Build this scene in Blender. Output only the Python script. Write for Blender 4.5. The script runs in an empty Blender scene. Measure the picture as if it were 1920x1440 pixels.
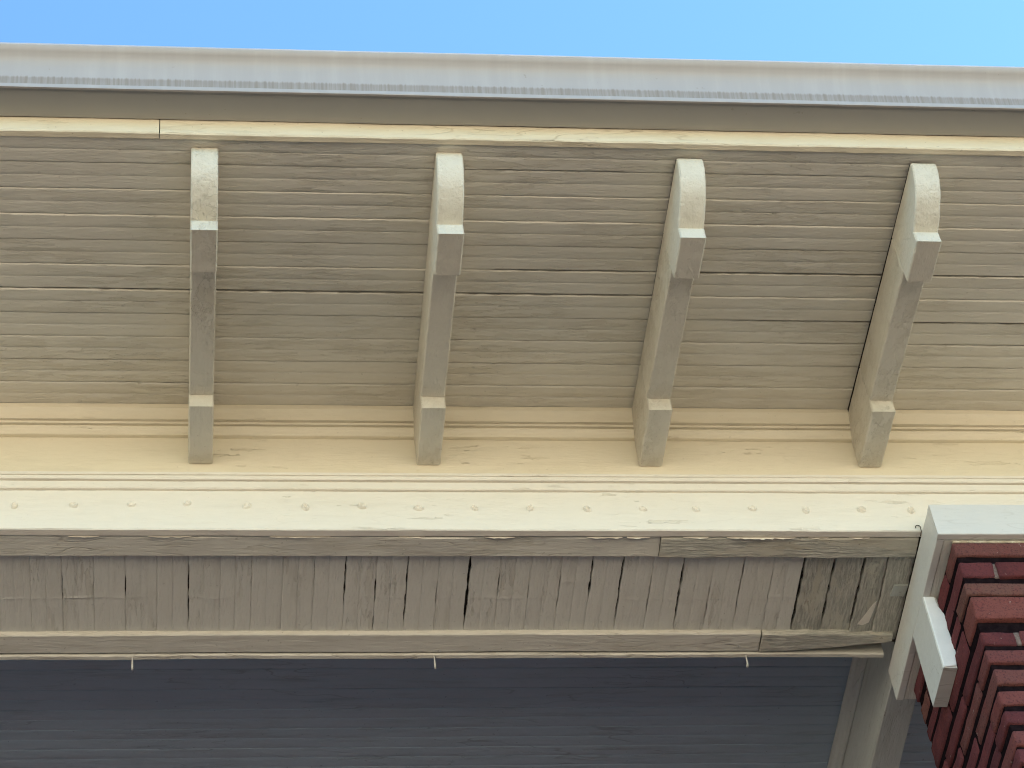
import bpy, bmesh, math, random
from mathutils import Vector, Matrix, noise

random.seed(7)
sc = bpy.context.scene
C = sc.collection

# ---------------------------------------------------------------- camera
cam_d = bpy.data.cameras.new('camera')
cam = bpy.data.objects.new('camera', cam_d)
C.objects.link(cam)
_r = Vector((0.99236, -0.08470, -0.08912))
_f = Vector((0.12254, 0.63024, 0.76666)).normalized()
_r = (_r - _f * _r.dot(_f)).normalized()
_u = _r.cross(_f)
cam.matrix_world = Matrix(((_r.x, _u.x, -_f.x, -0.0477), (_r.y, _u.y, -_f.y, -4.2029),
                           (_r.z, _u.z, -_f.z, -4.5776), (0, 0, 0, 1)))
cam_d.sensor_width = 36.0
cam_d.lens = 5030.6 / 1920 * 36.0
cam_d.clip_start = 0.05
cam_d.clip_end = 2000.0
sc.camera = cam

# ---------------------------------------------------------------- sky and sun (sun stands behind the house)
SUN_EL, SUN_AZ = 29.0, 86.0          # azimuth clockwise from +Y
w = bpy.data.worlds.new('World')
sc.world = w
w.use_nodes = True
nt = w.node_tree
sky = nt.nodes.new('ShaderNodeTexSky')
sky.sky_type = 'NISHITA'
sky.sun_disc = False
sky.sun_elevation = math.radians(SUN_EL)
sky.sun_rotation = math.radians(SUN_AZ)
sky.air_density = 1.0
sky.dust_density = 0.25
sky.ozone_density = 1.3
bg = nt.nodes['Background']
bg.inputs['Strength'].default_value = 0.077
tint = nt.nodes.new('ShaderNodeMix')                     # the phone renders blue sky a little towards cyan
tint.data_type = 'RGBA'
tint.blend_type = 'MULTIPLY'
tint.inputs[0].default_value = 1.0
tint.inputs[7].default_value = (0.66, 0.92, 1.0, 1.0)
nt.links.new(sky.outputs[0], tint.inputs[6])
nt.links.new(tint.outputs[2], bg.inputs['Color'])
sun_d = bpy.data.lights.new('sun', 'SUN')
sun_d.energy = 5.0
sun_d.angle = math.radians(0.5)
sun_d.color = (1.0, 0.92, 0.79)
sun = bpy.data.objects.new('sun', sun_d)
C.objects.link(sun)
_el, _az = math.radians(SUN_EL), math.radians(SUN_AZ)
_sd = Vector((math.sin(_az) * math.cos(_el), math.cos(_az) * math.cos(_el), math.sin(_el)))
sun.rotation_euler = _sd.to_track_quat('Z', 'Y').to_euler()
sun.location = _sd * 30

sc.view_settings.view_transform = 'Standard'
sc.view_settings.look = 'None'
sc.view_settings.gamma = 1.0
sc.view_settings.exposure = 2.64
sc.cycles.use_denoising = True
sc.cycles.filter_width = 1.1
sc.cycles.max_bounces = 6
sc.cycles.diffuse_bounces = 5
sc.cycles.glossy_bounces = 2
sc.cycles.caustics_reflective = False
sc.cycles.use_adaptive_sampling = True
sc.cycles.adaptive_threshold = 0.02

# ---------------------------------------------------------------- helpers
def tag(o, label=None, cat=None, group=None, kind=None):
    for k, v in (('label', label), ('category', cat), ('group', group), ('kind', kind)):
        if v:
            o[k] = v
    return o

def empty(name, loc=(0, 0, 0)):
    o = bpy.data.objects.new(name, None)
    o.location = loc
    o.empty_display_size = 0.1
    C.objects.link(o)
    return o

def mesh_obj(name, verts, faces, mat, parent=None, sharp=28, origin=None):
    if origin is None:
        origin = parent.location if parent is not None and parent.type == 'EMPTY' else Vector((0, 0, 0))
        if parent is not None and parent.type == 'MESH':
            origin = Vector(parent.get('_o', (0, 0, 0)))
    origin = Vector(origin)
    me = bpy.data.meshes.new(name)
    me.from_pydata([tuple(Vector(v) - origin) for v in verts], [], faces)
    bm = bmesh.new()
    bm.from_mesh(me)
    bmesh.ops.recalc_face_normals(bm, faces=bm.faces)
    bm.to_mesh(me)
    bm.free()
    me.polygons.foreach_set('use_smooth', [True] * len(me.polygons))
    me.set_sharp_from_angle(angle=math.radians(sharp))
    me.materials.append(mat)
    me.update()
    o = bpy.data.objects.new(name, me)
    C.objects.link(o)
    if parent is not None:
        o.parent = parent
    else:
        o.location = origin
    return o

def n1(x, y=0.0, z=0.0):
    return noise.noise(Vector((x, y, z)))

def stations(a, b, da=-0.62, db=2.15, fine=0.008, coarse=0.25):
    """positions along a run: fine where the run is looked at closely"""
    out, x = [], a
    while x < b - 1e-6:
        out.append(x)
        x += fine if da <= x <= db else coarse
        if out[-1] < da < x:
            x = da
    out.append(b)
    return out

def sweep(prof, st, place):
    """closed profile swept along stations; place(i, s, u, v) -> world point"""
    n = len(prof)
    V, F = [], []
    for i, s in enumerate(st):
        for j, (u, v) in enumerate(prof):
            V.append(place(j, s, u, v))
    for i in range(len(st) - 1):
        for j in range(n):
            a, b = i * n + j, i * n + (j + 1) % n
            F.append((a, b, b + n, a + n))
    F.append(tuple(range(n)))
    F.append(tuple(range((len(st) - 1) * n, len(st) * n)))
    return V, F

def chamfer(prof, r):
    """cut each corner of a closed profile, to leave two points"""
    out, n = [], len(prof)
    for i in range(n):
        p0, p, p1 = (Vector(prof[(i - 1) % n]), Vector(prof[i]), Vector(prof[(i + 1) % n]))
        d0, d1 = p0 - p, p1 - p
        ang = d0.angle(d1) if d0.length > 0 and d1.length > 0 else math.pi
        c = min(r, d0.length * 0.35, d1.length * 0.35)
        if ang > math.radians(150) or c < 2e-4:
            out.append(tuple(p))
        else:
            out.append(tuple(p + d0.normalized() * c))
            out.append(tuple(p + d1.normalized() * c))
    return out

def run_x(name, prof, x0, x1, mat, parent, wob=0.0007, cham=0.0022, seed=0.0, fine=0.008, sharp=28):
    """moulding or board along X with a hand-painted, slightly uneven surface; prof is (Y, Z)"""
    pr = chamfer(prof, cham) if cham else prof
    def place(j, s, u, v):
        k = seed * 7.1 + j * 0.37
        a = wob * (n1(s * 3.1, k, u * 60) + 0.6 * n1(s * 22, k, v * 60) + 0.35 * n1(s * 90, k, 3.0))
        b = wob * (n1(s * 3.1, k + 50, v * 60) + 0.6 * n1(s * 22, k + 50, u * 60) + 0.35 * n1(s * 90, k + 50, 5.0))
        return (s, u + a, v + b)
    V, F = sweep(pr, stations(x0, x1, fine=fine), place)
    return mesh_obj(name, V, F, mat, parent, sharp)

def box_mesh(x0, x1, y0, y1, z0, z1):
    V = [(x, y, z) for x in (x0, x1) for y in (y0, y1) for z in (z0, z1)]
    F = [(0, 1, 3, 2), (4, 6, 7, 5), (0, 4, 5, 1), (2, 3, 7, 6), (0, 2, 6, 4), (1, 5, 7, 3)]
    return V, F

def tube(pts, rad, seg=8):
    """pts with radii -> tube vertices and faces"""
    V, F = [], []
    pts = [Vector(p) for p in pts]
    for i, p in enumerate(pts):
        t = (pts[min(i + 1, len(pts) - 1)] - pts[max(i - 1, 0)]).normalized()
        a = t.orthogonal().normalized() if i == 0 else (pa - t * pa.dot(t)).normalized()
        pa = a
        b = t.cross(a)
        r = rad[i] if isinstance(rad, (list, tuple)) else rad
        for k in range(seg):
            th = 2 * math.pi * k / seg
            V.append(tuple(p + (a * math.cos(th) + b * math.sin(th)) * r))
    for i in range(len(pts) - 1):
        for k in range(seg):
            a, b = i * seg + k, i * seg + (k + 1) % seg
            F.append((a, b, b + seg, a + seg))
    F.append(tuple(range(seg)))
    F.append(tuple(range((len(pts) - 1) * seg, len(pts) * seg)))
    return V, F

# ---------------------------------------------------------------- materials
class NT:
    def __init__(self, name):
        self.m = bpy.data.materials.new(name)
        self.m.use_nodes = True
        self.t = self.m.node_tree
        self.b = self.t.nodes['Principled BSDF']
    def n(self, typ, **kw):
        nd = self.t.nodes.new(typ)
        for k, v in kw.items():
            if k.startswith('i_'):
                nd.inputs[k[2:].replace('_', ' ')].default_value = v
            else:
                setattr(nd, k, v)
        return nd
    def l(self, a, b):
        self.t.links.new(a, b)
    def math(self, op, a, b=None, c=None):
        nd = self.n('ShaderNodeMath', operation=op)
        for i, v in enumerate((a, b, c)):
            if v is None:
                continue
            if isinstance(v, (int, float)):
                nd.inputs[i].default_value = v
            else:
                self.l(v, nd.inputs[i])
        return nd.outputs[0]
    def ramp(self, src, p0, p1, c0=0.0, c1=1.0):
        nd = self.n('ShaderNodeMapRange')
        nd.interpolation_type = 'SMOOTHSTEP'
        self.l(src, nd.inputs['Value'])
        for k, v in (('From Min', p0), ('From Max', p1), ('To Min', c0), ('To Max', c1)):
            nd.inputs[k].default_value = v
        return nd.outputs[0]
    def mix(self, fac, a, b, mode='MIX'):
        nd = self.n('ShaderNodeMix', data_type='RGBA', blend_type=mode)
        for sock, v in ((nd.inputs[0], fac), (nd.inputs[6], a), (nd.inputs[7], b)):
            if isinstance(v, (int, float)):
                sock.default_value = v
            elif isinstance(v, tuple):
                sock.default_value = v if len(v) == 4 else (*v, 1)
            else:
                self.l(v, sock)
        return nd.outputs[2]
    def coords(self, scale=(1, 1, 1), jitter=True):
        tc = self.n('ShaderNodeTexCoord')
        src = tc.outputs['Object']
        if jitter:
            oi = self.n('ShaderNodeObjectInfo')
            mul = self.math('MULTIPLY', oi.outputs['Random'], 37.0)
            cb = self.n('ShaderNodeCombineXYZ')
            for i in range(3):
                self.l(mul, cb.inputs[i])
            ad = self.n('ShaderNodeVectorMath', operation='ADD')
            self.l(src, ad.inputs[0])
            self.l(cb.outputs[0], ad.inputs[1])
            src = ad.outputs[0]
        return src
    def scaled(self, src, scale):
        mp = self.n('ShaderNodeVectorMath', operation='MULTIPLY')
        self.l(src, mp.inputs[0])
        mp.inputs[1].default_value = scale
        return mp.outputs[0]
    def noise(self, vec, scale, detail=4, rough=0.55, dist=0.0):
        nd = self.n('ShaderNodeTexNoise')
        self.l(vec, nd.inputs['Vector'])
        nd.inputs['Scale'].default_value = scale
        nd.inputs['Detail'].default_value = detail
        nd.inputs['Roughness'].default_value = rough
        nd.inputs['Distortion'].default_value = dist
        return nd.outputs['Fac']
    def bump(self, h, dist=0.002, strength=1.0, normal=None):
        nd = self.n('ShaderNodeBump')
        nd.inputs['Distance'].default_value = dist
        nd.inputs['Strength'].default_value = strength
        self.l(h, nd.inputs['Height'])
        if normal is not None:
            self.l(normal, nd.inputs['Normal'])
        return nd.outputs[0]

AX = {'X': (0.11, 1, 1), 'Y': (1, 0.11, 1), 'Z': (1, 1, 0.11)}

def paint(name, base, axis='X', flake=0.5, grain=0.5, dirt=0.35, rough=0.5, bare=0.0, relief=0.0035, fs=0.14, craze=1.0, fk=42):
    """old brush paint on wood: lumps, grain ridges, flaked edges, grime; bare = weathered wood showing"""
    m = NT(name)
    co = m.coords()
    g = m.scaled(co, AX[axis])
    gr = m.noise(g, 210, 3, 0.7)                      # grain
    lump = m.noise(m.scaled(co, tuple(max(0.2, min(0.6, fs * 2)) if v < 1 else 1 for v in AX[axis])), 55, 4, 0.68)
    fl = m.noise(m.scaled(co, tuple(fs if v < 1 else 1 for v in AX[axis])), fk, 4, 0.65)
    t0 = 0.66 - 0.16 * flake
    flm = m.ramp(fl, t0, t0 + 0.012)                  # flaked islands with a crisp edge
    ridge = m.math('ABSOLUTE', m.math('SUBTRACT', m.noise(m.scaled(co, tuple(fs * 1.3 if v < 1 else 1 for v in AX[axis])), 18, 2, 0.5), 0.5))
    crack = m.ramp(ridge, 0.0, 0.012, 1.0, 0.0)       # hairline crazing
    patch = m.noise(co, 2.6, 2, 0.6)
    pmask = m.ramp(patch, 0.42, 0.62)
    flm = m.math('MULTIPLY', flm, pmask)
    crack = m.math('MULTIPLY', crack, m.ramp(patch, 0.46, 0.66))
    h = m.math('MULTIPLY', gr, 0.55 * grain)
    h = m.math('ADD', h, m.math('MULTIPLY', lump, 0.55))
    h = m.math('ADD', h, m.math('MULTIPLY', flm, -0.42))
    h = m.math('ADD', h, m.math('MULTIPLY', crack, -0.30 * craze * min(1, flake + .3)))
    b = base
    under = (b[0] * 0.86, b[1] * 0.84, b[2] * 0.80)
    grime = (b[0] * 0.55, b[1] * 0.50, b[2] * 0.44)
    col = m.mix(m.math('MULTIPLY', flm, 0.6), (*b, 1), (*under, 1))
    dm = m.math('MULTIPLY', m.ramp(m.noise(g, 34, 4, 0.68), 0.50, 0.75), dirt)
    col = m.mix(dm, col, (*grime, 1))
    dm2 = m.math('MULTIPLY', m.ramp(m.noise(co, 5.0, 3, 0.6), 0.45, 0.75), dirt * 0.6)
    col = m.mix(dm2, col, (b[0] * 0.78, b[1] * 0.74, b[2] * 0.66, 1))
    col = m.mix(m.math('MULTIPLY', crack, 0.5 * craze), col, (*grime, 1))
    specks = m.ramp(m.noise(co, 95, 1, 0.5), 0.74, 0.78)
    col = m.mix(m.math('MULTIPLY', specks, dirt), col, (b[0] * 0.3, b[1] * 0.26, b[2] * 0.22, 1))
    if bare > 0:
        wood = m.mix(m.ramp(gr, 0.35, 0.7), (0.36, 0.35, 0.30, 1), (0.58, 0.56, 0.49, 1))
        blot = m.ramp(m.noise(m.scaled(co, tuple(0.3 if v < 1 else 1 for v in AX[axis])), 14, 5, 0.6), 0.55, 0.75)
        wood = m.mix(m.math('MULTIPLY', blot, 0.55), wood, (0.16, 0.155, 0.13, 1))
        bmk = m.ramp(m.noise(m.scaled(co, tuple(0.35 if v < 1 else 1 for v in AX[axis])), 16, 6, 0.65, 0.3),
                     0.62 - 0.35 * bare, 0.64 - 0.30 * bare)
        col = m.mix(bmk, col, wood)
        h = m.math('ADD', h, m.math('MULTIPLY', bmk, -0.35))
        h = m.math('ADD', h, m.math('MULTIPLY', m.math('MULTIPLY', gr, bmk), 0.6))
    m.l(col, m.b.inputs['Base Color'])
    rr = m.ramp(lump, 0.3, 0.7, rough - 0.08, rough + 0.12)
    m.l(rr, m.b.inputs['Roughness'])
    m.b.inputs['Specular IOR Level'].default_value = 0.35
    m.l(m.bump(h, relief, 1.0), m.b.inputs['Normal'])
    return m.m

CREAM = (0.68, 0.61, 0.47)
M_px = paint('cream_paint_along', CREAM, 'X', 0.45, 0.6)
M_sof = paint('cream_paint_soffit', (0.675, 0.635, 0.55), 'X', 0.9, 0.55, 0.18, 0.46, relief=0.0055, fs=0.13, craze=0.2, fk=70)
M_py = paint('cream_paint_across', (0.65, 0.63, 0.565), 'Y', 0.5, 0.8, 0.22, relief=0.005, craze=0.5)
M_br = paint('cream_paint_bracket', (0.625, 0.585, 0.495), 'Y', 1.0, 0.35, 0.18, 0.46, relief=0.0075, fs=0.6, fk=36, craze=0.5)
M_fz = paint('cream_paint_frieze', (0.73, 0.66, 0.51), 'X', 0.2, 0.5, 0.14, craze=0.2, relief=0.0040)
M_fl = paint('lit_cream_paint_frieze', (0.77, 0.715, 0.625), 'X', 0.18, 0.45, 0.10, craze=0.2, relief=0.0035)  # same cream whitened for the lower frieze, its brighter light put into the colour
M_wx = paint('weathered_paint_along', (0.52, 0.49, 0.41), 'X', 0.8, 1.0, 0.5, 0.6, 0.55)
M_wy = paint('weathered_paint_across', (0.52, 0.50, 0.42), 'Y', 0.8, 1.0, 0.4, 0.6, 0.62)
M_tx = paint('trim_paint_along', (0.61, 0.585, 0.515), 'X', 0.6, 0.8, 0.4, 0.52)
M_cap = paint('white_trim_paint', (0.61, 0.595, 0.565), 'X', 0.0, 0.15, 0.10, 0.42)
M_ceil = paint('blue_grey_ceiling_paint', (0.33, 0.405, 0.485), 'X', 0.3, 0.5, 0.35, 0.45)
M_xb = paint('grey_green_beam_paint', (0.46, 0.485, 0.46), 'Y', 0.25, 0.8, 0.35)

def gutter_mat():
    m = NT('gutter_metal_paint')
    tc = m.n('ShaderNodeTexCoord')
    co = tc.outputs['Object']
    sx = m.n('ShaderNodeSeparateXYZ')
    m.l(co, sx.inputs[0])
    st = m.noise(m.scaled(co, (1, 0.0, 0.04)), 120, 3, 0.65)
    st2 = m.noise(m.scaled(co, (1, 0.0, 0.10)), 30, 5, 0.6)
    zz = m.math('ADD', sx.outputs[2], m.math('MULTIPLY', m.math('SUBTRACT', st, 0.5), 0.016))
    band = m.math('MULTIPLY', m.ramp(zz, 0.411, 0.419, 1.0, 0.0), m.ramp(sx.outputs[2], 0.3885, 0.3895, 0.0, 1.0))
    band = m.math('MULTIPLY', band, m.ramp(st, 0.35, 0.65, 1.0, 0.5))
    front = m.ramp(sx.outputs[1], -0.94, -0.945, 0.0, 1.0)
    band = m.math('MULTIPLY', band, front)
    col = m.mix(m.ramp(st2, 0.35, 0.75), (0.365, 0.338, 0.322, 1), (0.392, 0.363, 0.346, 1))
    col = m.mix(m.math('MULTIPLY', m.math('MULTIPLY', m.ramp(st2, 0.5, 0.8), front), 0.14), col, (0.46, 0.45, 0.44, 1))
    col = m.mix(m.math('MULTIPLY', band, 0.75), col, (0.20, 0.155, 0.11, 1))
    und = m.ramp(sx.outputs[1], -0.946, -0.945, 0.0, 1.0)
    col = m.mix(und, col, (0.335, 0.322, 0.295, 1))
    sp = m.ramp(m.noise(co, 60, 2, 0.5), 0.73, 0.76)
    col = m.mix(m.math('MULTIPLY', sp, 0.3), col, (0.2, 0.17, 0.13, 1))
    m.l(col, m.b.inputs['Base Color'])
    m.b.inputs['Roughness'].default_value = 0.42
    m.b.inputs['Specular IOR Level'].default_value = 0.4
    h = m.noise(m.scaled(co, (0.2, 1, 1)), 12, 3, 0.5)
    m.l(m.bump(h, 0.002, 0.5), m.b.inputs['Normal'])
    return m.m
M_gut = gutter_mat()

def brick_mat():
    m = NT('red_brick')
    co = m.coords()
    oi = m.n('ShaderNodeObjectInfo')
    cr = m.n('ShaderNodeValToRGB')
    e = cr.color_ramp.elements
    e[0].position, e[0].color = 0.0, (0.100, 0.031, 0.034, 1)
    e[1].position, e[1].color = 1.0, (0.155, 0.050, 0.049, 1)
    for p, c in ((0.25, (0.142, 0.040, 0.042, 1)), (0.5, (0.123, 0.038, 0.042, 1)), (0.7, (0.20, 0.070, 0.058, 1)), (0.85, (0.15, 0.078, 0.062, 1))):
        k = e.new(p)
        k.color = c
    m.l(oi.outputs['Random'], cr.inputs[0])
    n_big = m.noise(co, 22, 5, 0.65)
    n_f = m.noise(co, 190, 5, 0.7)
    col = m.mix(m.ramp(n_big, 0.45, 0.75, 0, 0.55), cr.outputs[0], (0.185, 0.050, 0.047, 1))
    col = m.mix(m.ramp(n_f, 0.50, 0.66, 0, 0.7), col, (0.055, 0.024, 0.026, 1))
    col = m.mix(m.ramp(m.noise(co, 48, 6, 0.7), 0.62, 0.72, 0, 0.55), col, (0.22, 0.11, 0.092, 1))
    col = m.mix(m.ramp(m.noise(co, 70, 3, 0.6), 0.70, 0.74, 0, 0.5), col, (0.40, 0.33, 0.29, 1))
    m.l(col, m.b.inputs['Base Color'])
    m.b.inputs['Roughness'].default_value = 0.92
    m.b.inputs['Specular IOR Level'].default_value = 0.08
    h = m.math('ADD', m.math('MULTIPLY', n_f, 0.6), m.math('MULTIPLY', m.noise(co, 60, 5, 0.65), 0.8))
    m.l(m.bump(h, 0.006, 1.0), m.b.inputs['Normal'])
    return m.m
M_brick = brick_mat()

def rough_mat(name, c0, c1, scale=60, bumpd=0.004, rough=0.9):
    m = NT(name)
    co = m.coords(jitter=False)
    f = m.noise(co, scale, 6, 0.7)
    m.l(m.mix(m.ramp(f, 0.35, 0.7), (*c0, 1), (*c1, 1)), m.b.inputs['Base Color'])
    m.b.inputs['Roughness'].default_value = rough
    m.b.inputs['Specular IOR Level'].default_value = 0.2
    if bumpd:
        m.l(m.bump(f, bumpd, 0.9), m.b.inputs['Normal'])
    return m.m
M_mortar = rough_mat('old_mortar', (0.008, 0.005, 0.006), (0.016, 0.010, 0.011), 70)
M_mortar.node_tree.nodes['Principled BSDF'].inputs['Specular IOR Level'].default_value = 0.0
M_joint = rough_mat('pale_mortar', (0.13, 0.09, 0.08), (0.24, 0.18, 0.155), 90)
M_caulk = rough_mat('caulk', (0.45, 0.38, 0.27), (0.62, 0.56, 0.44), 50)
M_wcaulk = rough_mat('white_caulk', (0.84, 0.85, 0.85), (0.90, 0.90, 0.90), 25, 0.003, 0.45)
M_ground = rough_mat('pavement', (0.47, 0.405, 0.31), (0.55, 0.475, 0.37), 0.6, 0)
M_dark_ground = rough_mat('dark_ground', (0.045, 0.044, 0.042), (0.06, 0.058, 0.055), 3, 0)  # surface of the added dark strip in front of the house
M_floor = rough_mat('porch_boards', (0.20, 0.19, 0.18), (0.26, 0.25, 0.235), 9, 0)
M_wall = rough_mat('house_wall_brick', (0.17, 0.06, 0.05), (0.22, 0.085, 0.07), 15, 0)
M_roof = rough_mat('roofing', (0.06, 0.06, 0.06), (0.10, 0.10, 0.10), 40, 0)
M_wood = rough_mat('dark_raw_timber', (0.06, 0.052, 0.043), (0.10, 0.088, 0.072), 40, 0)
M_void = rough_mat('gap_shade_black', (0.012, 0.010, 0.009), (0.022, 0.018, 0.016), 60, 0)  # painted shade for the gaps above the two right brackets
M_steel = rough_mat('white_hook_enamel', (0.50, 0.50, 0.47), (0.62, 0.62, 0.58), 200, 0, 0.4)
M_wire = rough_mat('rusty_wire', (0.05, 0.042, 0.036), (0.09, 0.075, 0.06), 300, 0, 0.6)

# ---------------------------------------------------------------- setting (mostly outside the frame, it gives the light)
XA, XB = -6.0, 12.0
GZ = -6.2
V = [(-300, -300, GZ), (300, -300, GZ), (300, 300, GZ), (-300, 300, GZ)]
tag(mesh_obj('ground', V, [(0, 1, 2, 3)], M_ground), kind='structure')
V = [(-300, -9.5, GZ + 0.004), (300, -9.5, GZ + 0.004), (300, 2.55, GZ + 0.004), (-300, 2.55, GZ + 0.004)]  # unseen dark strip, added to weaken bounce light on the undersides
tag(mesh_obj('added_dark_ground', V, [(0, 1, 2, 3)], M_dark_ground), kind='structure')
V, F = box_mesh(-6, 14, -0.10, 2.58, -3.05, -2.90)
tag(mesh_obj('porch_floor', V, F, M_floor), kind='structure')
V, F = box_mesh(-6, 14, 2.60, 2.85, GZ - 0.02, 0.60)
tag(mesh_obj('wall', V, F, M_wall), kind='structure')

# soffit plane
def zs(y):
    return 0.409 + 0.0888 * y

# ---------------------------------------------------------------- boards with beads, joints and cracks
def gapfun(cracks, seed, base=0.0003):
    """gap of a joint along its length: hairline, opening where the boards have shrunk or split"""
    def g(s):
        v = base
        for a, b, wmax in cracks:
            if a < s < b:
                t = min(s - a, b - s) / max(1e-6, min(0.10, (b - a) * 0.30))
                t = min(1.0, t)
                t = t * t * (3 - 2 * t)
                v = max(v, wmax * t * (0.70 + 0.75 * n1(s * 38, seed, 9.1) + 0.3 * n1(s * 130, seed, 2.0)))
        return max(v, base)
    return g

def jagfun(seed, amp=0.0011):
    return lambda s: amp * (n1(s * 40, seed, 1.7) + 0.6 * n1(s * 130, seed, 4.2))

def bead_board(W, T, st, v0, gl, gr, jl, jr, seed, place, bead=True, relief=None, tilt=0.0, groove=0.0028, off=0.0, deep=1.0):
    """one beaded board; place(s, v, h): h is the depth into the wood; gl/gr gaps and jl/jr wiggles at its edges"""
    c = W * 0.5
    vs = [(0.0, groove), (0.0022, 0.0003), (0.0038, 0.0)]
    if bead:
        for k in (0.3, 0.6):
            vs.append((c * k, 0))
        vs += [(c - 0.0030, 0), (c - 0.0022, 0.0003), (c - 0.0014, groove * 0.85), (c + 0.0010, 0.0005), (c + 0.0024, 0)]
        for k in (0.35, 0.7):
            vs.append((c + c * k, 0))
    else:
        for k in (0.2, 0.4, 0.6, 0.8):
            vs.append((W * k, 0))
    vs += [(W - 0.0038, 0), (W - 0.0022, 0.0003), (W, groove)]
    prof = [(0.0, T)] + vs + [(W, T)]
    nv = len(prof)
    def pl(j, s, v, h):
        if j <= 2:
            v2 = v + gl(s) * 0.5 + jl(s)
        elif j >= nv - 3:
            v2 = v - gr(s) * 0.5 + jr(s)
        else:
            v2 = v
        hh = h
        if h > 0.001 and 2 < j < nv - 3:
            hh = h * deep * min(1.2, max(0.35, 0.85 + 0.8 * n1(s * 2.1, seed, v * 9) + 0.35 * n1(s * 17, seed, 3.0)))
        if 0 < j < nv - 1:
            hh += off + tilt * (v - W / 2)
            hh += 0.0005 * n1(s * 9, v * 70, seed) + 0.0003 * n1(s * 45, v * 260, seed + 3)
            if relief:
                hh += relief(s, v0 + v2)
        return place(s, v0 + v2, hh)
    return sweep(prof, st, pl)

# ================================================================= porch roof: deck, fascia, soffit
roof = tag(empty('porch_roof', (0.8, -0.85, 0.335)),
           'wide cream painted eave with beadboard soffit and thin fascia above the brackets', 'roof')
pr = [(-0.851, zs(-0.849) + 0.034), (4.6, zs(4.6) + 0.034), (4.6, zs(4.6) + 0.16), (-0.851, zs(-0.849) + 0.14)]
V = [(x, y, z) for x in (-6, 14) for y, z in pr]
mesh_obj('roof_deck', V, [(0, 1, 2, 3), (4, 5, 6, 7), (0, 1, 5, 4), (1, 2, 6, 5), (2, 3, 7, 6), (3, 0, 4, 7)], M_roof, roof)

SW = 0.075
SJ = [-0.855 + SW * k for k in range(12)]                # joints of the soffit boards
s_cr = {k: [] for k in range(13)}
s_cr[5] = [(0.63, 1.06, 0.0082), (1.02, 1.68, 0.0078), (1.66, 2.4, 0.0082)]
s_cr[6] = [(-0.9, 0.05, 0.0059), (-0.02, 0.62, 0.0097), (0.55, 1.10, 0.0082)]
s_cr[7] = [(1.18, 1.70, 0.0070), (1.62, 2.5, 0.0094)]
s_cr[1] = [(0.60, 1.02, 0.0039), (1.15, 1.45, 0.0024)]
s_cr[3] = [(1.02, 1.09, 0.0037)]
s_cr[4] = [(1.2, 1.5, 0.0024)]
s_cr[8] = [(1.36, 1.60, 0.0027), (1.7, 2.2, 0.0030)]
s_cr[9] = [(1.45, 1.60, 0.0030)]
s_cr[10] = [(-0.2, 0.0, 0.0018)]
tl = [0.010, -0.004, 0.012, 0.016, 0.006, 0.018, 0.008, 0.014, -0.002, 0.006, 0.004, 0.0]
of = [0.0, 0.0012, 0.0004, -0.0008, 0.0010, 0.0002, -0.0012, 0.0006, 0.0002, 0.0008, 0.0, 0.0]
st = stations(XA, XB, fine=0.007)
for k in range(12):
    y0 = SJ[k]
    wd = SW if k < 11 else 0.029
    V, F = bead_board(wd, 0.018, st, y0, gapfun(s_cr[k], k * 3.3), gapfun(s_cr[k + 1], (k + 1) * 3.3),
                      jagfun(k * 3.3), jagfun((k + 1) * 3.3), 11.0 * k,
                      lambda s, v, h: (s, v, zs(v) + h), bead=(k < 11), tilt=tl[k], off=of[k], groove=0.0034, deep=(1, .8, 1, 1.1, .8, 1, .9, .7, .55, .6, .5, .5)[k])
    mesh_obj('soffit_board', V, F, M_sof, roof, 24)

# fascia: two lengths meeting at a visible butt joint
FP = [(-0.8700, 0.3295), (-0.8520, 0.3285), (-0.8520, 0.49), (-0.8695, 0.49)]
for i, (a, b) in enumerate(((XA, -0.0995), (-0.0975, XB))):
    run_x('fascia_board', FP, a, b, M_px, roof, wob=0.0014, cham=0.003, seed=2 + i)

# ================================================================= gutter
GP = [(-0.8730, 0.3785), (-0.9470, 0.3785), (-0.9478, 0.3738), (-0.9530, 0.3738), (-0.9538, 0.3755), (-0.9538, 0.3860), (-0.9495, 0.3885),
      (-0.9500, 0.400), (-0.9520, 0.415), (-0.9545, 0.430), (-0.9580, 0.445), (-0.9630, 0.460), (-0.9700, 0.470),
      (-0.9790, 0.4765), (-0.9850, 0.4815), (-0.9885, 0.4885), (-0.9870, 0.4955), (-0.9810, 0.4990), (-0.9745, 0.4970),
      (-0.9720, 0.4900), (-0.9600, 0.4680), (-0.9480, 0.4200), (-0.9450, 0.3815), (-0.8760, 0.3815), (-0.8760, 0.4960), (-0.8730, 0.4960)]
g = run_x('gutter', GP, XA, XB, M_gut, None, wob=0.0005, cham=0, seed=5, fine=0.03, sharp=30)
tag(g, 'long pale grey metal gutter with brown dirt streaks along the roof edge', 'gutter')

# ================================================================= eave brackets
BW = 0.0575
NOSE = [(-0.8300, 0.3300), (-0.8330, 0.318), (-0.8335, 0.303), (-0.8310, 0.287), (-0.8255, 0.271), (-0.8165, 0.256),
        (-0.8045, 0.2425), (-0.7895, 0.2315), (-0.772, 0.2215), (-0.752, 0.2120), (-0.7265, 0.2040),
        (-0.7290, 0.1990), (-0.7305, 0.1640), (-0.6090, 0.1740), (-0.6070, 0.2140), (-0.6070, 0.3490)]
BODY = [(-0.6065, 0.3490), (-0.6065, 0.2140), (-0.1900, 0.2540), (-0.1900, 0.3860)]
FOOT = [(-0.1895, 0.3860), (-0.1895, 0.2130), (-0.0005, 0.2280), (-0.0005, 0.4000)]

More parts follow.
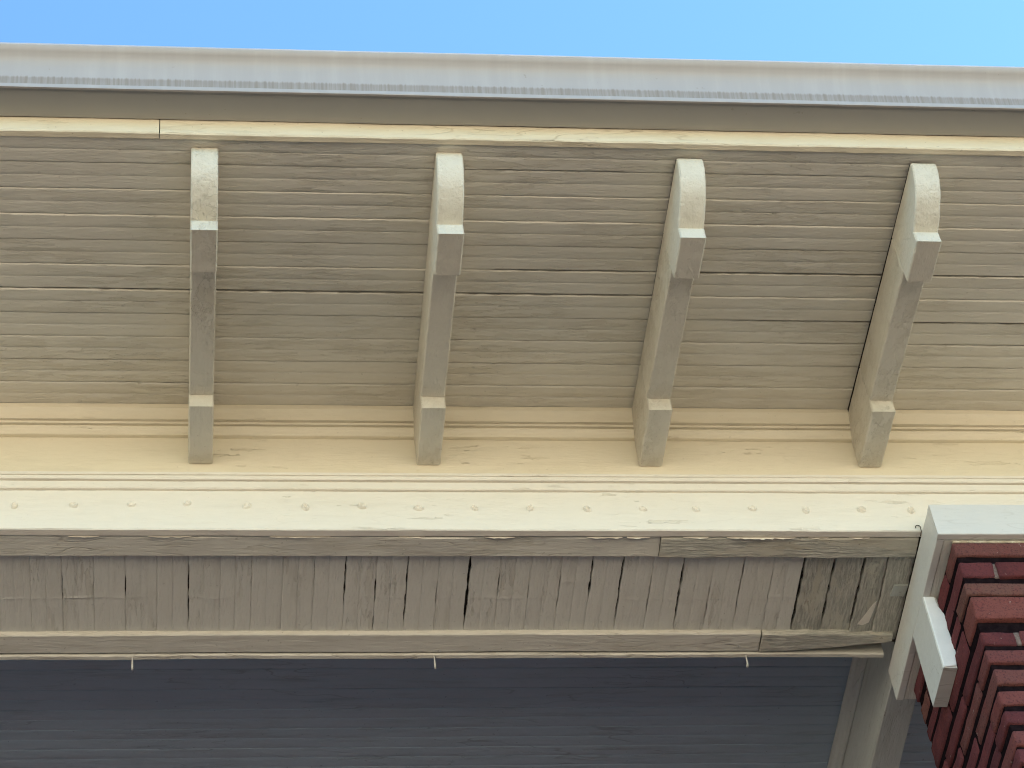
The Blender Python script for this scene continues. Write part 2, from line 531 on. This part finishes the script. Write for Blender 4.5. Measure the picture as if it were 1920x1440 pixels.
def block(prof, half, seed, cut, subdiv=0.008, cham=0.0030, twist=0.0):
    """thick board cut to a (Y, Z) outline, edges eased, with a hand-cut surface"""
    pts = []
    n = len(prof)
    for i in range(n):                                     # resample the outline
        a, b = Vector(prof[i]), Vector(prof[(i + 1) % n])
        m = max(1, int((b - a).length / subdiv))
        for k in range(m):
            pts.append(a.lerp(b, k / m))
    cen = sum(pts, Vector((0, 0))) / len(pts)
    rows = [(-half, cham), (-half + cham, 0.0)]
    for k in range(1, 5):
        rows.append((-half + cham + (2 * half - 2 * cham) * k / 5, 0.0))
    rows += [(half - cham, 0.0), (half, cham)]
    V, F = [], []
    N = len(pts)
    nor = []
    for i in range(N):
        t = (pts[(i + 1) % N] - pts[(i - 1) % N])
        nn = Vector((t.y, -t.x))
        nn = nn.normalized() if nn.length > 0 else Vector((0, 0))
        if nn.dot(pts[i] - cen) < 0:
            nn = -nn
        nor.append(nn)
    for x, ins in rows:
        for i, p in enumerate(pts):
            q = p - nor[i] * ins
            e = 0.0008 if ins == 0 else 0.0016
            q = q + nor[i] * e * (n1(p.x * 40, p.y * 40 + x * 60, seed) + 0.6 * n1(p.x * 150, p.y * 150 + x * 160, seed))
            xx = x + 0.0006 * n1(p.x * 30, p.y * 30, seed + 8) + twist * (p.x + 0.42)
            V.append((xx, q.x, min(q.y + 0.004, zs(q.x) - cut) if p.y > zs(p.x) - 0.03 else q.y))
    for r in range(len(rows) - 1):
        for i in range(N):
            a, b = r * N + i, r * N + (i + 1) % N
            F.append((a, b, b + N, a + N))
    F.append(tuple(range(N)))
    F.append(tuple(range((len(rows) - 1) * N, len(rows) * N)))
    return V, F

BL = ['leftmost eave bracket, seen straight on, with cracked paint on its white rounded nose',
      'second eave bracket from the left, its left side just showing',
      'third eave bracket from the left, with a wavy flaked edge on its rounded nose',
      'rightmost eave bracket, nearest the brick pier, with a dark gap along its left side']
for i in range(4):
    b = tag(empty('eave_bracket', (0.54 * i, 0, 0.228)), BL[i], 'bracket', 'brackets under the eave')
    gap = (0.0006, 0.0006, 0.0080, 0.0130)[i]
    for nm, pf in (('nose_block', NOSE), ('body', BODY), ('foot_block', FOOT)):
        V, F = block(pf, BW / 2 + (0.0008 if nm == 'nose_block' else 0), i * 13.7 + len(nm), gap, twist=(0, 0.002, -0.003, 0.002)[i])
        V = [(x + 0.54 * i, y, z) for x, y, z in V]
        mesh_obj(nm, V, F, M_br, b, 32)
    if i >= 2:                                             # near-black strip added so the gap below the soffit reads as deep shade
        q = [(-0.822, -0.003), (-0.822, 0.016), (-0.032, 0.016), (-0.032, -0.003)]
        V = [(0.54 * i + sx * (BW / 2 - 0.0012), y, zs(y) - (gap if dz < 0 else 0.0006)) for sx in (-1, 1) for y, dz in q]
        mesh_obj('gap_shade_strip', V, [(0, 1, 2, 3), (4, 5, 6, 7), (0, 1, 5, 4), (1, 2, 6, 5), (2, 3, 7, 6), (3, 0, 4, 7)], M_void, b)

# ================================================================= porch beam
beam = tag(empty('porch_beam', (0.8, 0.2, 0.0)),
           'long cream porch beam with nailed frieze, mouldings and a cracked plank underside', 'beam')
# carrier inside, dark
V, F = box_mesh(XA, XB, 0.024, 0.404, 0.033, 0.385)
mesh_obj('core_timber', V, F, M_wood, beam)
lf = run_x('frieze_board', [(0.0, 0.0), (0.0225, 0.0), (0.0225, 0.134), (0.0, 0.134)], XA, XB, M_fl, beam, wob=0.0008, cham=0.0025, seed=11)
lf['_o'] = tuple(beam.location)
run_x('frieze_board', [(0.002, 0.19), (0.0225, 0.19), (0.0225, 0.33), (0.002, 0.33)], XA, XB, M_fz, beam, wob=0.0008, seed=12)
MP = [(0.0225, 0.1345), (-0.004, 0.1345), (-0.0070, 0.1370), (-0.0070, 0.1570), (0.0010, 0.1580), (0.0010, 0.1615), (-0.0095, 0.1625),
      (-0.0125, 0.1660), (-0.0125, 0.1725), (-0.0030, 0.1735), (-0.0030, 0.1765), (-0.0105, 0.1775), (-0.0125, 0.1800), (-0.0120, 0.1850),
      (-0.0085, 0.1890), (-0.0015, 0.1900), (-0.0015, 0.1950), (0.0225, 0.1950)]
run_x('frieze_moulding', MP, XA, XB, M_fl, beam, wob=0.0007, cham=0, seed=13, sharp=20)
BP = [(0.0015, 0.3225), (-0.008, 0.3225), (-0.0105, 0.3250), (-0.0115, 0.3310), (-0.0145, 0.3370), (-0.0175, 0.3405), (-0.0175, 0.3450),
      (-0.0100, 0.3460), (-0.0100, 0.3490), (-0.0205, 0.3500), (-0.0215, 0.3560), (-0.0150, 0.3570), (-0.0150, 0.3600), (-0.0250, 0.3610),
      (-0.0258, 0.3690), (-0.0275, 0.3770), (-0.0310, 0.3850), (-0.0345, 0.3915), (-0.0345, 0.4055), (0.0015, 0.409)]
run_x('bed_moulding', BP, XA, XB, M_fz, beam, wob=0.0006, cham=0, seed=14, sharp=20)
# nail heads under paint
NX = [(-0.425, .076), (-0.291, .080), (-0.159, .083), (-0.030, .087), (0.107, .080), (0.243, .075), (0.375, .078), (0.507, .073),
      (0.639, .074), (0.771, .074), (0.906, .071), (1.040, .072), (1.167, .072), (1.304, .075), (1.434, .070), (1.569, .072), (1.690, .069)]
nail_me = None
for i, (x, z) in enumerate(NX):
    if nail_me is None:
        V, F = [], []
        ring = [(0.0112, 0.0014), (0.0096, -0.0030), (0.0078, -0.0050), (0.0060, -0.0042), (0.0040, 0.0000), (0.0, 0.0006)]
        for r, y in ring[:-1]:
            for k in range(12):
                t = 2 * math.pi * k / 12
                rr = r * (1 + 0.10 * math.sin(2 * t + 1))
                V.append((rr * math.cos(t), y, rr * 0.92 * math.sin(t)))
        V.append((0, ring[-1][1], 0))
        for q in range(len(ring) - 2):
            for k in range(12):
                a, b2 = q * 12 + k, q * 12 + (k + 1) % 12
                F.append((a, b2, b2 + 12, a + 12))
        for k in range(12):
            F.append(((len(ring) - 2) * 12 + k, (len(ring) - 2) * 12 + (k + 1) % 12, len(V) - 1))
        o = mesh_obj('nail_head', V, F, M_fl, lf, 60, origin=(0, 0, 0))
        nail_me = o.data
    else:
        o = bpy.data.objects.new('nail_head', nail_me)
        C.objects.link(o)
        o.parent = lf
    o.location = Vector((x, 0.0, z)) - Vector(beam.location)
    o.rotation_euler = (0, random.uniform(0, 6.28), 0)
    sc_ = random.uniform(0.85, 1.08)
    o.scale = (sc_, random.uniform(1.0, 1.6), sc_)

# outer trim under the frieze: two lengths, lower one weathered
def trim_place(seed, zf=None, yb=None, wob=0.0010):
    def pl(j, s, u, v):
        k = seed * 7.1 + j * 0.37
        a = wob * (n1(s * 3.1, k, 1) + 0.7 * n1(s * 22, k, 2) + 0.5 * n1(s * 75, k, 3))
        b = wob * (n1(s * 3.1, k + 50, 1) + 0.7 * n1(s * 22, k + 50, 2) + 0.5 * n1(s * 75, k + 50, 3))
        y, z = u + a, v + b
        if zf:
            z += zf(s, u, v)
        if yb:
            y += yb(s, u, v)
        return (s, y, z)
    return pl
OT = chamfer([(0.0255, 0.0022), (0.0855, -0.0015), (0.0855, 0.0290), (0.0245, 0.0290)], 0.003)
V, F = sweep(OT, stations(XA, 1.0765), trim_place(21, zf=lambda s, u, v: 0.0050 * n1(s * 5.5, 4.4) + 0.002 * n1(s * 31, 2.4) if v < .01 and u < .05 else 0))
mesh_obj('outer_trim', V, F, M_tx, beam)
V, F = sweep(OT, stations(1.0785, 1.7000), trim_place(22, zf=lambda s, u, v: (-0.0035 + 0.0030 * n1(s * 9, 7.7)) if v < .01 else 0, wob=0.0014))
tag(mesh_obj('outer_trim', V, F, M_wx, beam), label='weathered length of trim next to the pier cap')

# planks of the beam's underside, running in and out
PW = 0.0732
pj = [0.3405 + PW * k for k in range(-32, 19)]
pcr = {
    0: [(0.06, 0.27, 0.0052)], 1: [(0.155, 0.255, 0.0048), (0.29, 0.34, 0.003)], 2: [(0.06, 0.345, 0.0050)], 4: [(0.06, 0.345, 0.0085)],
    3: [(0.17, 0.27, 0.0020)], 5: [(0.145, 0.24, 0.0030)], 6: [(0.18, 0.25, 0.0012)], 7: [(0.13, 0.285, 0.0034)], 8: [(0.09, 0.25, 0.0058)],
    9: [(0.06, 0.345, 0.0068)], 10: [(0.13, 0.31, 0.0026)], 11: [(0.06, 0.345, 0.0062)], 12: [(0.15, 0.34, 0.0022)],
    13: [(0.06, 0.345, 0.0036)], 14: [(0.14, 0.25, 0.0016)], 15: [(0.06, 0.36, 0.0120)], 16: [(0.06, 0.36, 0.0085)], 17: [(0.06, 0.36, 0.0085)],
    18: [(0.06, 0.30, 0.0030)],
    -1: [(0.1, 0.2, 0.0012)], -3: [(0.09, 0.22, 0.0012)], -5: [(0.10, 0.24, 0.0042), (0.20, 0.34, 0.0028)], -7: [(0.15, 0.24, 0.0030)], -9: [(0.14, 0.25, 0.0022)],
    -11: [(0.13, 0.25, 0.0024)], -13: [(0.15, 0.22, 0.0016)]}
def ridge_y(x):
    return (0.232 + 0.014 * n1(x * 2.3, 8.8) + 0.008 * n1(x * 14, 1.1) + 0.004 * n1(x * 60, 2.1),
            0.182 + 0.012 * n1(x * 2.9, 3.3) + 0.007 * n1(x * 15, 6.1) + 0.003 * n1(x * 55, 4.1))
def p_relief(s, x):
    a, b = ridge_y(x)
    ka = max(0, n1(x * 9, 12.3) + 0.40)
    kb = max(0, n1(x * 11, 17.3) + 0.22)
    return -0.0014 * ka * math.exp(-((s - a) / 0.0028) ** 2) - 0.0010 * kb * math.exp(-((s - b) / 0.0026) ** 2)
pst = [0.055 + (0.368 - 0.055) * k / 84 for k in range(85)]
for k in range(-32, 19):
    x0 = 0.3405 + PW * k
    if x0 < -1.6:
        continue
    wd = PW if k < 18 else 1.7045 - x0
    weath = k >= 15
    if k == 17:
        wd = 0.0735 - 0.0170
    if k == 18:
        x0 -= 0.0170
        wd = 1.7045 - x0
    V, F = bead_board(wd, 0.012, pst, x0, gapfun(pcr.get(k, []), k * 2.1, 0.00025), gapfun(pcr.get(k + 1, []), (k + 1) * 2.1, 0.00025),
                      jagfun(k * 2.1, 0.0013 if not weath else 0.0022), jagfun((k + 1) * 2.1, 0.0013 if k < 14 else 0.0022), 5.0 * k,
                      lambda s, v, h: (v, s, 0.0135 + h), bead=not weath, relief=None if weath else p_relief,
                      tilt=random.uniform(-0.006, 0.006) if not weath else random.uniform(-0.03, 0.03),
                      groove=0.0016, off=random.uniform(-0.0004, 0.0004) if not weath else {15: -0.001, 16: 0.0005, 17: -0.005, 18: -0.008}[k])
    o = mesh_obj('plank', V, F, M_wy if weath else M_py, beam, 24)
    if weath:
        o['label'] = 'bare weathered plank beside the pier cap'
# small let-in patch
V, F = box_mesh(1.6640, 1.6985, 0.181, 0.217, 0.0012, 0.0120)
V = [(x + (0.004 if y < 0.2 else 0), y, z) for x, y, z in V]
tag(mesh_obj('wood_patch', V, F, M_xb, beam), label='small wooden patch let into the last plank')

# inner trim: two lengths, right one lifting from the back lip
IT = chamfer([(0.3415, 0.0005), (0.4015, -0.0010), (0.4015, 0.0300), (0.3415, 0.0300)], 0.0028)
V, F = sweep(IT, stations(XA, 1.3635), trim_place(31, zf=lambda s, u, v: 0.0018 * n1(s * 4, 5.5) if v < .01 else 0))
mesh_obj('inner_trim', V, F, M_tx, beam)
def it_y(s, u, v):
    t = max(0.0, (s - 1.38) / 0.30)
    return -0.034 * t ** 1.5 if u > 0.37 else 0.004 * n1(s * 14, 2.2) * min(1, t * 3)
V, F = sweep(IT, stations(1.3665, 1.692), trim_place(32, yb=it_y, zf=lambda s, u, v: (-0.003 - 0.003 * max(0, (s - 1.5) / .2)) if v < .01 else 0, wob=0.0016))
tag(mesh_obj('inner_trim', V, F, M_wx, beam), label='split weathered length of inner trim lifting at the pier')
LP = chamfer([(0.4055, -0.0035), (0.4210, -0.0045), (0.4210, 0.258), (0.4055, 0.258)], 0.003)
V, F = sweep(LP, stations(XA, 1.680), trim_place(33, zf=lambda s, u, v: (0.002 * n1(s * 5, 1.5) - 0.004 * max(0, (s - 1.4) / .3)) if v < .01 else 0, wob=0.0013))
mesh_obj('back_board', V, F, M_tx, beam)

# lips of old paint peeling from the front edge of the outer trim, and one shard on the bare planks
for fi, (a, b, hh) in enumerate(((-0.30, -0.23, .004), (-0.12, -0.02, .004), (0.16, 0.30, .005), (0.46, 0.52, .004), (0.66, 0.73, .006), (0.90, 0.985, .006),
                                 (0.995, 1.05, .008), (1.13, 1.19, .006), (1.235, 1.40, .010), (1.43, 1.48, .005), (1.53, 1.58, .006))):
    n = max(6, int((b - a) / 0.005))
    V, F = [], []
    for q in range(n + 1):
        t = q / n
        x = a + (b - a) * t
        d = hh * math.sin(math.pi * t) ** 0.5 * (0.65 + 0.9 * n1(x * 70, fi * 3.1) + 0.4 * n1(x * 240, fi)) + 0.0006
        V += [(x, 0.0246, 0.0035), (x, 0.0238 - 0.10 * d, -max(0.0005, d) * 0.7), (x, 0.0246 - 0.10 * d, -max(0.0005, d) * 0.7), (x, 0.0254, 0.0035)]
    for q in range(n):
        for k in range(4):
            i0, i1 = q * 4 + k, q * 4 + (k + 1) % 4
            F.append((i0, i1, i1 + 4, i0 + 4))
    F += [(0, 1, 2, 3), (n * 4, n * 4 + 1, n * 4 + 2, n * 4 + 3)]
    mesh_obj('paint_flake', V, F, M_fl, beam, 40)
ol = [(1.6010, 0.318), (1.6085, 0.300), (1.6200, 0.272), (1.6300, 0.248), (1.6360, 0.240), (1.6350, 0.262), (1.6310, 0.292), (1.6290, 0.312), (1.6150, 0.321)]
V = [(x, y, z) for z in (0.0078, 0.0088) for x, y in ol]
F = [tuple(range(9)), tuple(range(9, 18))] + [(k, (k + 1) % 9, (k + 1) % 9 + 9, k + 9) for k in range(9)]
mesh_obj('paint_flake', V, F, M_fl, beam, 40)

# ================================================================= porch ceiling
ceil = tag(empty('porch_ceiling', (0.8, 0.43, 0.26)), kind='structure')
CW = 0.0735
cst = stations(XA, XB, fine=0.03)
for k in range(29):
    y0 = 0.4245 + CW * k + 0.006
    cr = [(0.9, 1.6, 0.003)] if k in (4,) else ([(0.3, 1.62, 0.0022)] if k == 5 else [])
    cr2 = [(0.9, 1.6, 0.003)] if k + 1 in (4,) else ([(0.3, 1.62, 0.0022)] if k + 1 == 5 else [])
    V, F = bead_board(CW, 0.015, cst, y0, gapfun(cr, k * 1.9), gapfun(cr2, (k + 1) * 1.9), jagfun(k * 1.9, 0.0006), jagfun((k + 1) * 1.9, 0.0006),
                      3.0 * k + 100, lambda s, v, h: (s, v, 0.262 + h), tilt=random.uniform(-0.006, 0.006), groove=0.0026)
    mesh_obj('ceiling_board', V, F, M_ceil, ceil, 24)

# ================================================================= cross beam from pier to house
xb = tag(empty('cross_beam', (1.76, 0.9, 0.0)), 'grey beam running back from the brick pier under the dark porch ceiling', 'beam')
def run_y(name, prof, y0, y1, mat, parent, seed, wob=0.0007):
    prc = chamfer(prof, 0.002)
    ys = [y0 + (y1 - y0) * k / 160 for k in range(161)]
    def pl(j, s, u, v):
        k = seed * 3.3 + j * .41
        return (u + wob * (n1(s * 5, k, 1) + .6 * n1(s * 25, k, 2)), s, v + wob * (n1(s * 5, k + 9, 1) + .6 * n1(s * 25, k + 9, 2)))
    V, F = sweep(prc, ys, pl)
    return mesh_obj(name, V, F, mat, parent)
run_y('ceiling_moulding', [(1.699, 0.2605), (1.699, 0.248), (1.706, 0.243), (1.709, 0.230), (1.716, 0.226), (1.716, 0.214), (1.7235, 0.210), (1.7235, 0.2605)], 0.4225, 2.59, M_xb, xb, 1)
run_y('side_board', [(1.7240, 0.2600), (1.7240, 0.0650), (1.7420, 0.0650), (1.7420, 0.2600)], 0.4225, 2.59, M_xb, xb, 2)
run_y('bottom_board', [(1.7205, 0.0640), (1.7205, 0.0010), (1.7960, 0.0010), (1.7960, 0.0640)], 0.4225, 2.59, M_xb, xb, 3)
run_y('side_board', [(1.7780, 0.2600), (1.7780, 0.0650), (1.7920, 0.0650), (1.7920, 0.2600)], 0.4225, 2.59, M_xb, xb, 4)

# ================================================================= brick pier
PX0, PX1, PY0, PY1 = 1.738, 2.232, -0.069, 0.425
pier = tag(empty('brick_pier', (1.985, 0.178, GZ)), 'square red brick pier with deep dark joints under the white cap', 'pier')
V, F = box_mesh(PX0 + 0.0035, PX1 - 0.0035, PY0 + 0.0085, PY1 - 0.0085, -1.24, -0.1085)
mesh_obj('mortar_core', V, F, M_mortar, pier)
V, F = box_mesh(PX0 + 0.002, PX1 - 0.002, PY0 + 0.002, PY1 - 0.002, GZ, -1.245)
mesh_obj('lower_shaft', V, F, M_wall, pier)

def brick_mesh(lx, ly, lz, seed):
    """eased, uneven brick, base at its min corner"""
    bm = bmesh.new()
    bmesh.ops.create_cube(bm, size=1.0)
    for v in bm.verts:
        v.co = Vector(((v.co.x + .5) * lx, (v.co.y + .5) * ly, (v.co.z + .5) * lz))
    bmesh.ops.bevel(bm, geom=list(bm.edges), offset=0.0032, segments=1, affect='EDGES', profile=0.5)
    es = [e for e in bm.edges if e.calc_length() > 0.03]
    bmesh.ops.subdivide_edges(bm, edges=es, cuts=4, use_grid_fill=True)
    for v in bm.verts:
        p = v.co
        v.co = p + Vector((n1(p.x * 35, p.y * 35, p.z * 35 + seed), n1(p.x * 35 + 9, p.y * 35, p.z * 35 + seed), n1(p.x * 35, p.y * 35 + 9, p.z * 35 + seed))) * 0.0020
        v.co += Vector((n1(p.x * 110, p.y * 110, p.z * 110 + seed), n1(p.x * 110 + 9, p.y * 110, p.z * 110 + seed), n1(p.x * 110, p.y * 110 + 9, p.z * 110 + seed))) * 0.0013
    bmesh.ops.recalc_face_normals(bm, faces=bm.faces)
    Vv = [tuple(v.co) for v in bm.verts]
    bm.verts.index_update()
    Ff = [tuple(v.index for v in f.verts) for f in bm.faces]
    bm.free()
    return Vv, Ff

courses = [(-0.1135, -0.1610), (-0.1800, -0.2330), (-0.2475, -0.2900), (-0.3030, -0.3790), (-0.4060, -0.4510), (-0.4645, -0.5095),
           (-0.5275, -0.5760), (-0.5895, -0.6360), (-0.6505, -0.6930), (-0.7085, -0.7550), (-0.7645, -0.8100),
           (-0.8240, -0.8700), (-0.8830, -0.9290), (-0.9420, -0.9880), (-1.0010, -1.0470), (-1.0600, -1.1060), (-1.1190, -1.1650), (-1.1780, -1.2240)]
JW = 0.010
HDR = {1, 4, 6, 9, 11, 13, 15, 17}
bn = 0
for ci, (zt, zb) in enumerate(courses):
    zb = zb + 0.0045
    h = zt - zb
    segs = []
    if ci in HDR:        # left side shows a stretcher at the corner, front shows its end
        fx = [(PX0, 0.0790)]
        ly = [(PY0, 0.200)]
    else:
        fx = [(PX0, 0.200)]
        ly = [(PY0, 0.0930)]
    x = PX0 + fx[0][1] + JW
    front = []
    while x < PX1 - 0.03:
        l = min(0.200, PX1 - x)
        front.append((x, l))
        x += l + JW
    y = PY0 + ly[0][1] + JW
    left = []
    while y < PY1 - 0.03:
        l = min(0.200, PY1 - y)
        left.append((y, l))
        y += l + JW
    items = [(PX0, PY0, fx[0][1], ly[0][1])]
    items += [(a, PY0, l, 0.085) for a, l in front]
    items += [(PX0, a, 0.085, l) for a, l in left]
    for (bx, by, lx, ly_) in items:
        bn += 1
        dx, dy, dz = random.uniform(-.0035, .0025), random.uniform(-.004, .003), random.uniform(-.002, .002)
        if ci == 3:
            dx, dy = dx + .002, dy - .003
        V, F = brick_mesh(lx, ly_, h, bn * 3.7)
        a = random.uniform(-0.014, 0.014)
        V = [(bx + dx + vx * math.cos(a) - vy * math.sin(a), by + dy + vx * math.sin(a) + vy * math.cos(a),
              zb + dz + vz) for vx, vy, vz in V]
        mesh_obj('brick', V, F, M_brick, pier, 60)
    # pale pointing left in some upright joints of the front
    for a, l in front[:2]:
        if ci in (1, 4, 8, 10, 12):
            V, F = brick_mesh(JW + 0.006, 0.03, h, ci * 5.1)
            V = [(a - JW - 0.003 + vx, PY0 + 0.004 + vy, zb + vz) for vx, vy, vz in V]
            mesh_obj('pointing', V, F, M_joint, pier, 60)

# ragged bead of caulk between bricks and cap
def ragged_strip(pts_fn, n, seed, thick):
    V, F = [], []
    for i in range(n + 1):
        t = i / n
        p, w1, w2 = pts_fn(t)
        for q in range(6):
            a = math.pi * 2 * q / 6
            V.append((p[0], p[1] + math.cos(a) * (w1 + 0.0022 * n1(t * 60, q, seed)), p[2] + math.sin(a) * (w2 + 0.0022 * n1(t * 60, q + 9, seed))))
    for i in range(n):
        for q in range(6):
            a, b2 = i * 6 + q, i * 6 + (q + 1) % 6
            F.append((a, b2, b2 + 6, a + 6))
    F.append(tuple(range(6)))
    F.append(tuple(range(n * 6, n * 6 + 6)))
    return V, F
V, F = ragged_strip(lambda t: ((PX0 + 0.002 + 0.49 * t, PY0 + 0.003, -0.1115), 0.0045, 0.0035), 120, 2.0, 0)
mesh_obj('caulk', V, F, M_caulk, pier, 60)

# ================================================================= pier cap
cap = tag(empty('pier_cap', (1.985, 0.18, -0.107)), 'clean white box cap on top of the brick pier, carrying the beam', 'cap')
CX0, CX1, CY0, CY1, CZ0, CZ1 = 1.7016, 2.269, -0.0890, 0.4655, -0.1075, -0.0045
def slab(name, x0, x1, y0, y1, z0, z1, mat, parent, seed, cham=0.0016, along='X', wob=0.0004):
    if along == 'X':
        pr_ = chamfer([(y0, z0), (y1, z0), (y1, z1), (y0, z1)], cham)
        sts = [x0 + (x1 - x0) * k / 40 for k in range(41)]
        V, F = sweep(pr_, sts, lambda j, s, u, v: (s, u + wob * n1(s * 9, j * .7, seed), v + wob * n1(s * 9, j * .7 + 5, seed)))
    else:
        pr_ = chamfer([(x0, z0), (x1, z0), (x1, z1), (x0, z1)], cham)
        sts = [y0 + (y1 - y0) * k / 40 for k in range(41)]
        V, F = sweep(pr_, sts, lambda j, s, u, v: (u + wob * n1(s * 9, j * .7, seed), s, v + wob * n1(s * 9, j * .7 + 5, seed)))
    return mesh_obj(name, V, F, mat, parent)
slab('front_board', CX0 + 0.0, CX1, CY0, CY0 + 0.019, CZ0, CZ1, M_cap, cap, 1)
slab('side_board', CX0 + 0.0003, CX0 + 0.019, CY0 + 0.0192, CY1, CZ0 + 0.0003, CZ1 - .0003, M_cap, cap, 2, along='Y')
slab('underside_board', CX0 + 0.0195, CX1 - 0.001, CY0 + 0.0195, CY1 - 0.001, CZ0 + 0.0010, CZ1 - 0.012, M_py, cap, 3)

# ================================================================= short upright board under the cap
tb = tag(empty('trim_block', (1.72, 0.18, -0.342)), 'short white upright board with ragged caulk against the pier side below the cap', 'trim board')
def ub(j, s, u, v):
    return (u + 0.0005 * n1(s * 12, j, 4.0), v + 0.0004 * n1(s * 12, j, 8.0), s)
prb = chamfer([(1.7022, 0.1150), (1.7365, 0.1150), (1.7365, 0.2450), (1.7022, 0.2450)], 0.0015)
V, F = sweep(prb, [-0.3415 + (0.3415 - 0.1080) * k / 30 for k in range(31)], ub)
mesh_obj('board', V, F, M_cap, tb)
# smeared caulk on its front, ragged towards the bricks
out = [(1.7045, -0.1085), (1.7295, -0.1085), (1.7320, -0.139), (1.7385, -0.158), (1.7440, -0.175), (1.7425, -0.196), (1.7400, -0.216), (1.7415, -0.250),
       (1.7450, -0.285), (1.7380, -0.310), (1.7345, -0.336), (1.7040, -0.3405)]
res = []
for i in range(len(out)):
    a, b2 = Vector(out[i]), Vector(out[(i + 1) % len(out)])
    m_ = max(1, int((b2 - a).length / 0.006))
    for k in range(m_):
        p = a.lerp(b2, k / m_)
        if p.x > 1.722 and -0.335 < p.y < -0.112:
            p = p + Vector((0.0020 * n1(p.y * 130, 1.0) + 0.001 * n1(p.y * 400, 2.0), 0))
        res.append(p)
V, F = [], []
N = len(res)
cx_ = sum((p.x for p in res)) / N
cz_ = sum((p.y for p in res)) / N
for d, sc_ in ((0.1148, 1.0), (0.1125, 1.0), (0.1112, 0.90)):
    for p in res:
        V.append((cx_ + (p.x - cx_) * sc_, d, cz_ + (p.y - cz_) * (sc_ if sc_ == 1 else 0.985)))
for q in range(2):
    for i in range(N):
        a, b2 = q * N + i, q * N + (i + 1) % N
        F.append((a, b2, b2 + N, a + N))
F.append(tuple(range(N)))
F.append(tuple(range(2 * N, 3 * N)))
mesh_obj('caulk', V, F, M_wcaulk, tb)

# ================================================================= small hooks under the inner edge of the beam
HL = ['small white hook hanging below the beam edge on the left, under the leftmost bracket',
      'small white hook hanging below the beam edge in the middle, under the second bracket',
      'small white hook hanging below the beam edge nearest the brick pier']
for i, (hx, hy) in enumerate(((-0.1565, 0.413), (0.5668, 0.413), (1.3345, 0.413))):
    pts = [(hx, hy, 0.004), (hx, hy, -0.012)]
    for k in range(9):
        a = math.pi * k / 8
        pts.append((hx + 0.0008 * k / 8, hy + 0.0055 - 0.0055 * math.cos(a), -0.030 - 0.0055 * math.sin(a)))
    pts.append((hx + 0.001, hy + 0.0112, -0.024))
    V, F = tube(pts, [0.0017] * 2 + [0.0024] * 9 + [0.0020], 8)
    o = mesh_obj('screw_hook', V, F, M_steel, None, 60, origin=(hx, hy, 0))
    tag(o, HL[i], 'hook', 'hooks along the beam edge')

# curl of wire at the corner of the cap
pts = []
for k in range(15):
    a = math.radians(200 - 230 * k / 14)
    pts.append((1.6945 + 0.0062 * math.cos(a), -0.003, 0.0085 + 0.0070 * math.sin(a)))
pts += [(1.7000, -0.002, -0.004), (1.6990, 0.010, -0.008)]
V, F = tube(pts, 0.0011, 6)
tag(mesh_obj('wire_curl', V, F, M_wire, None, 60, origin=(1.6995, -0.002, -0.004)), 'tiny dark curl of wire sticking out at the corner of the white cap', 'wire')
for o in bpy.data.objects:
    if '_o' in o:
        del o['_o']
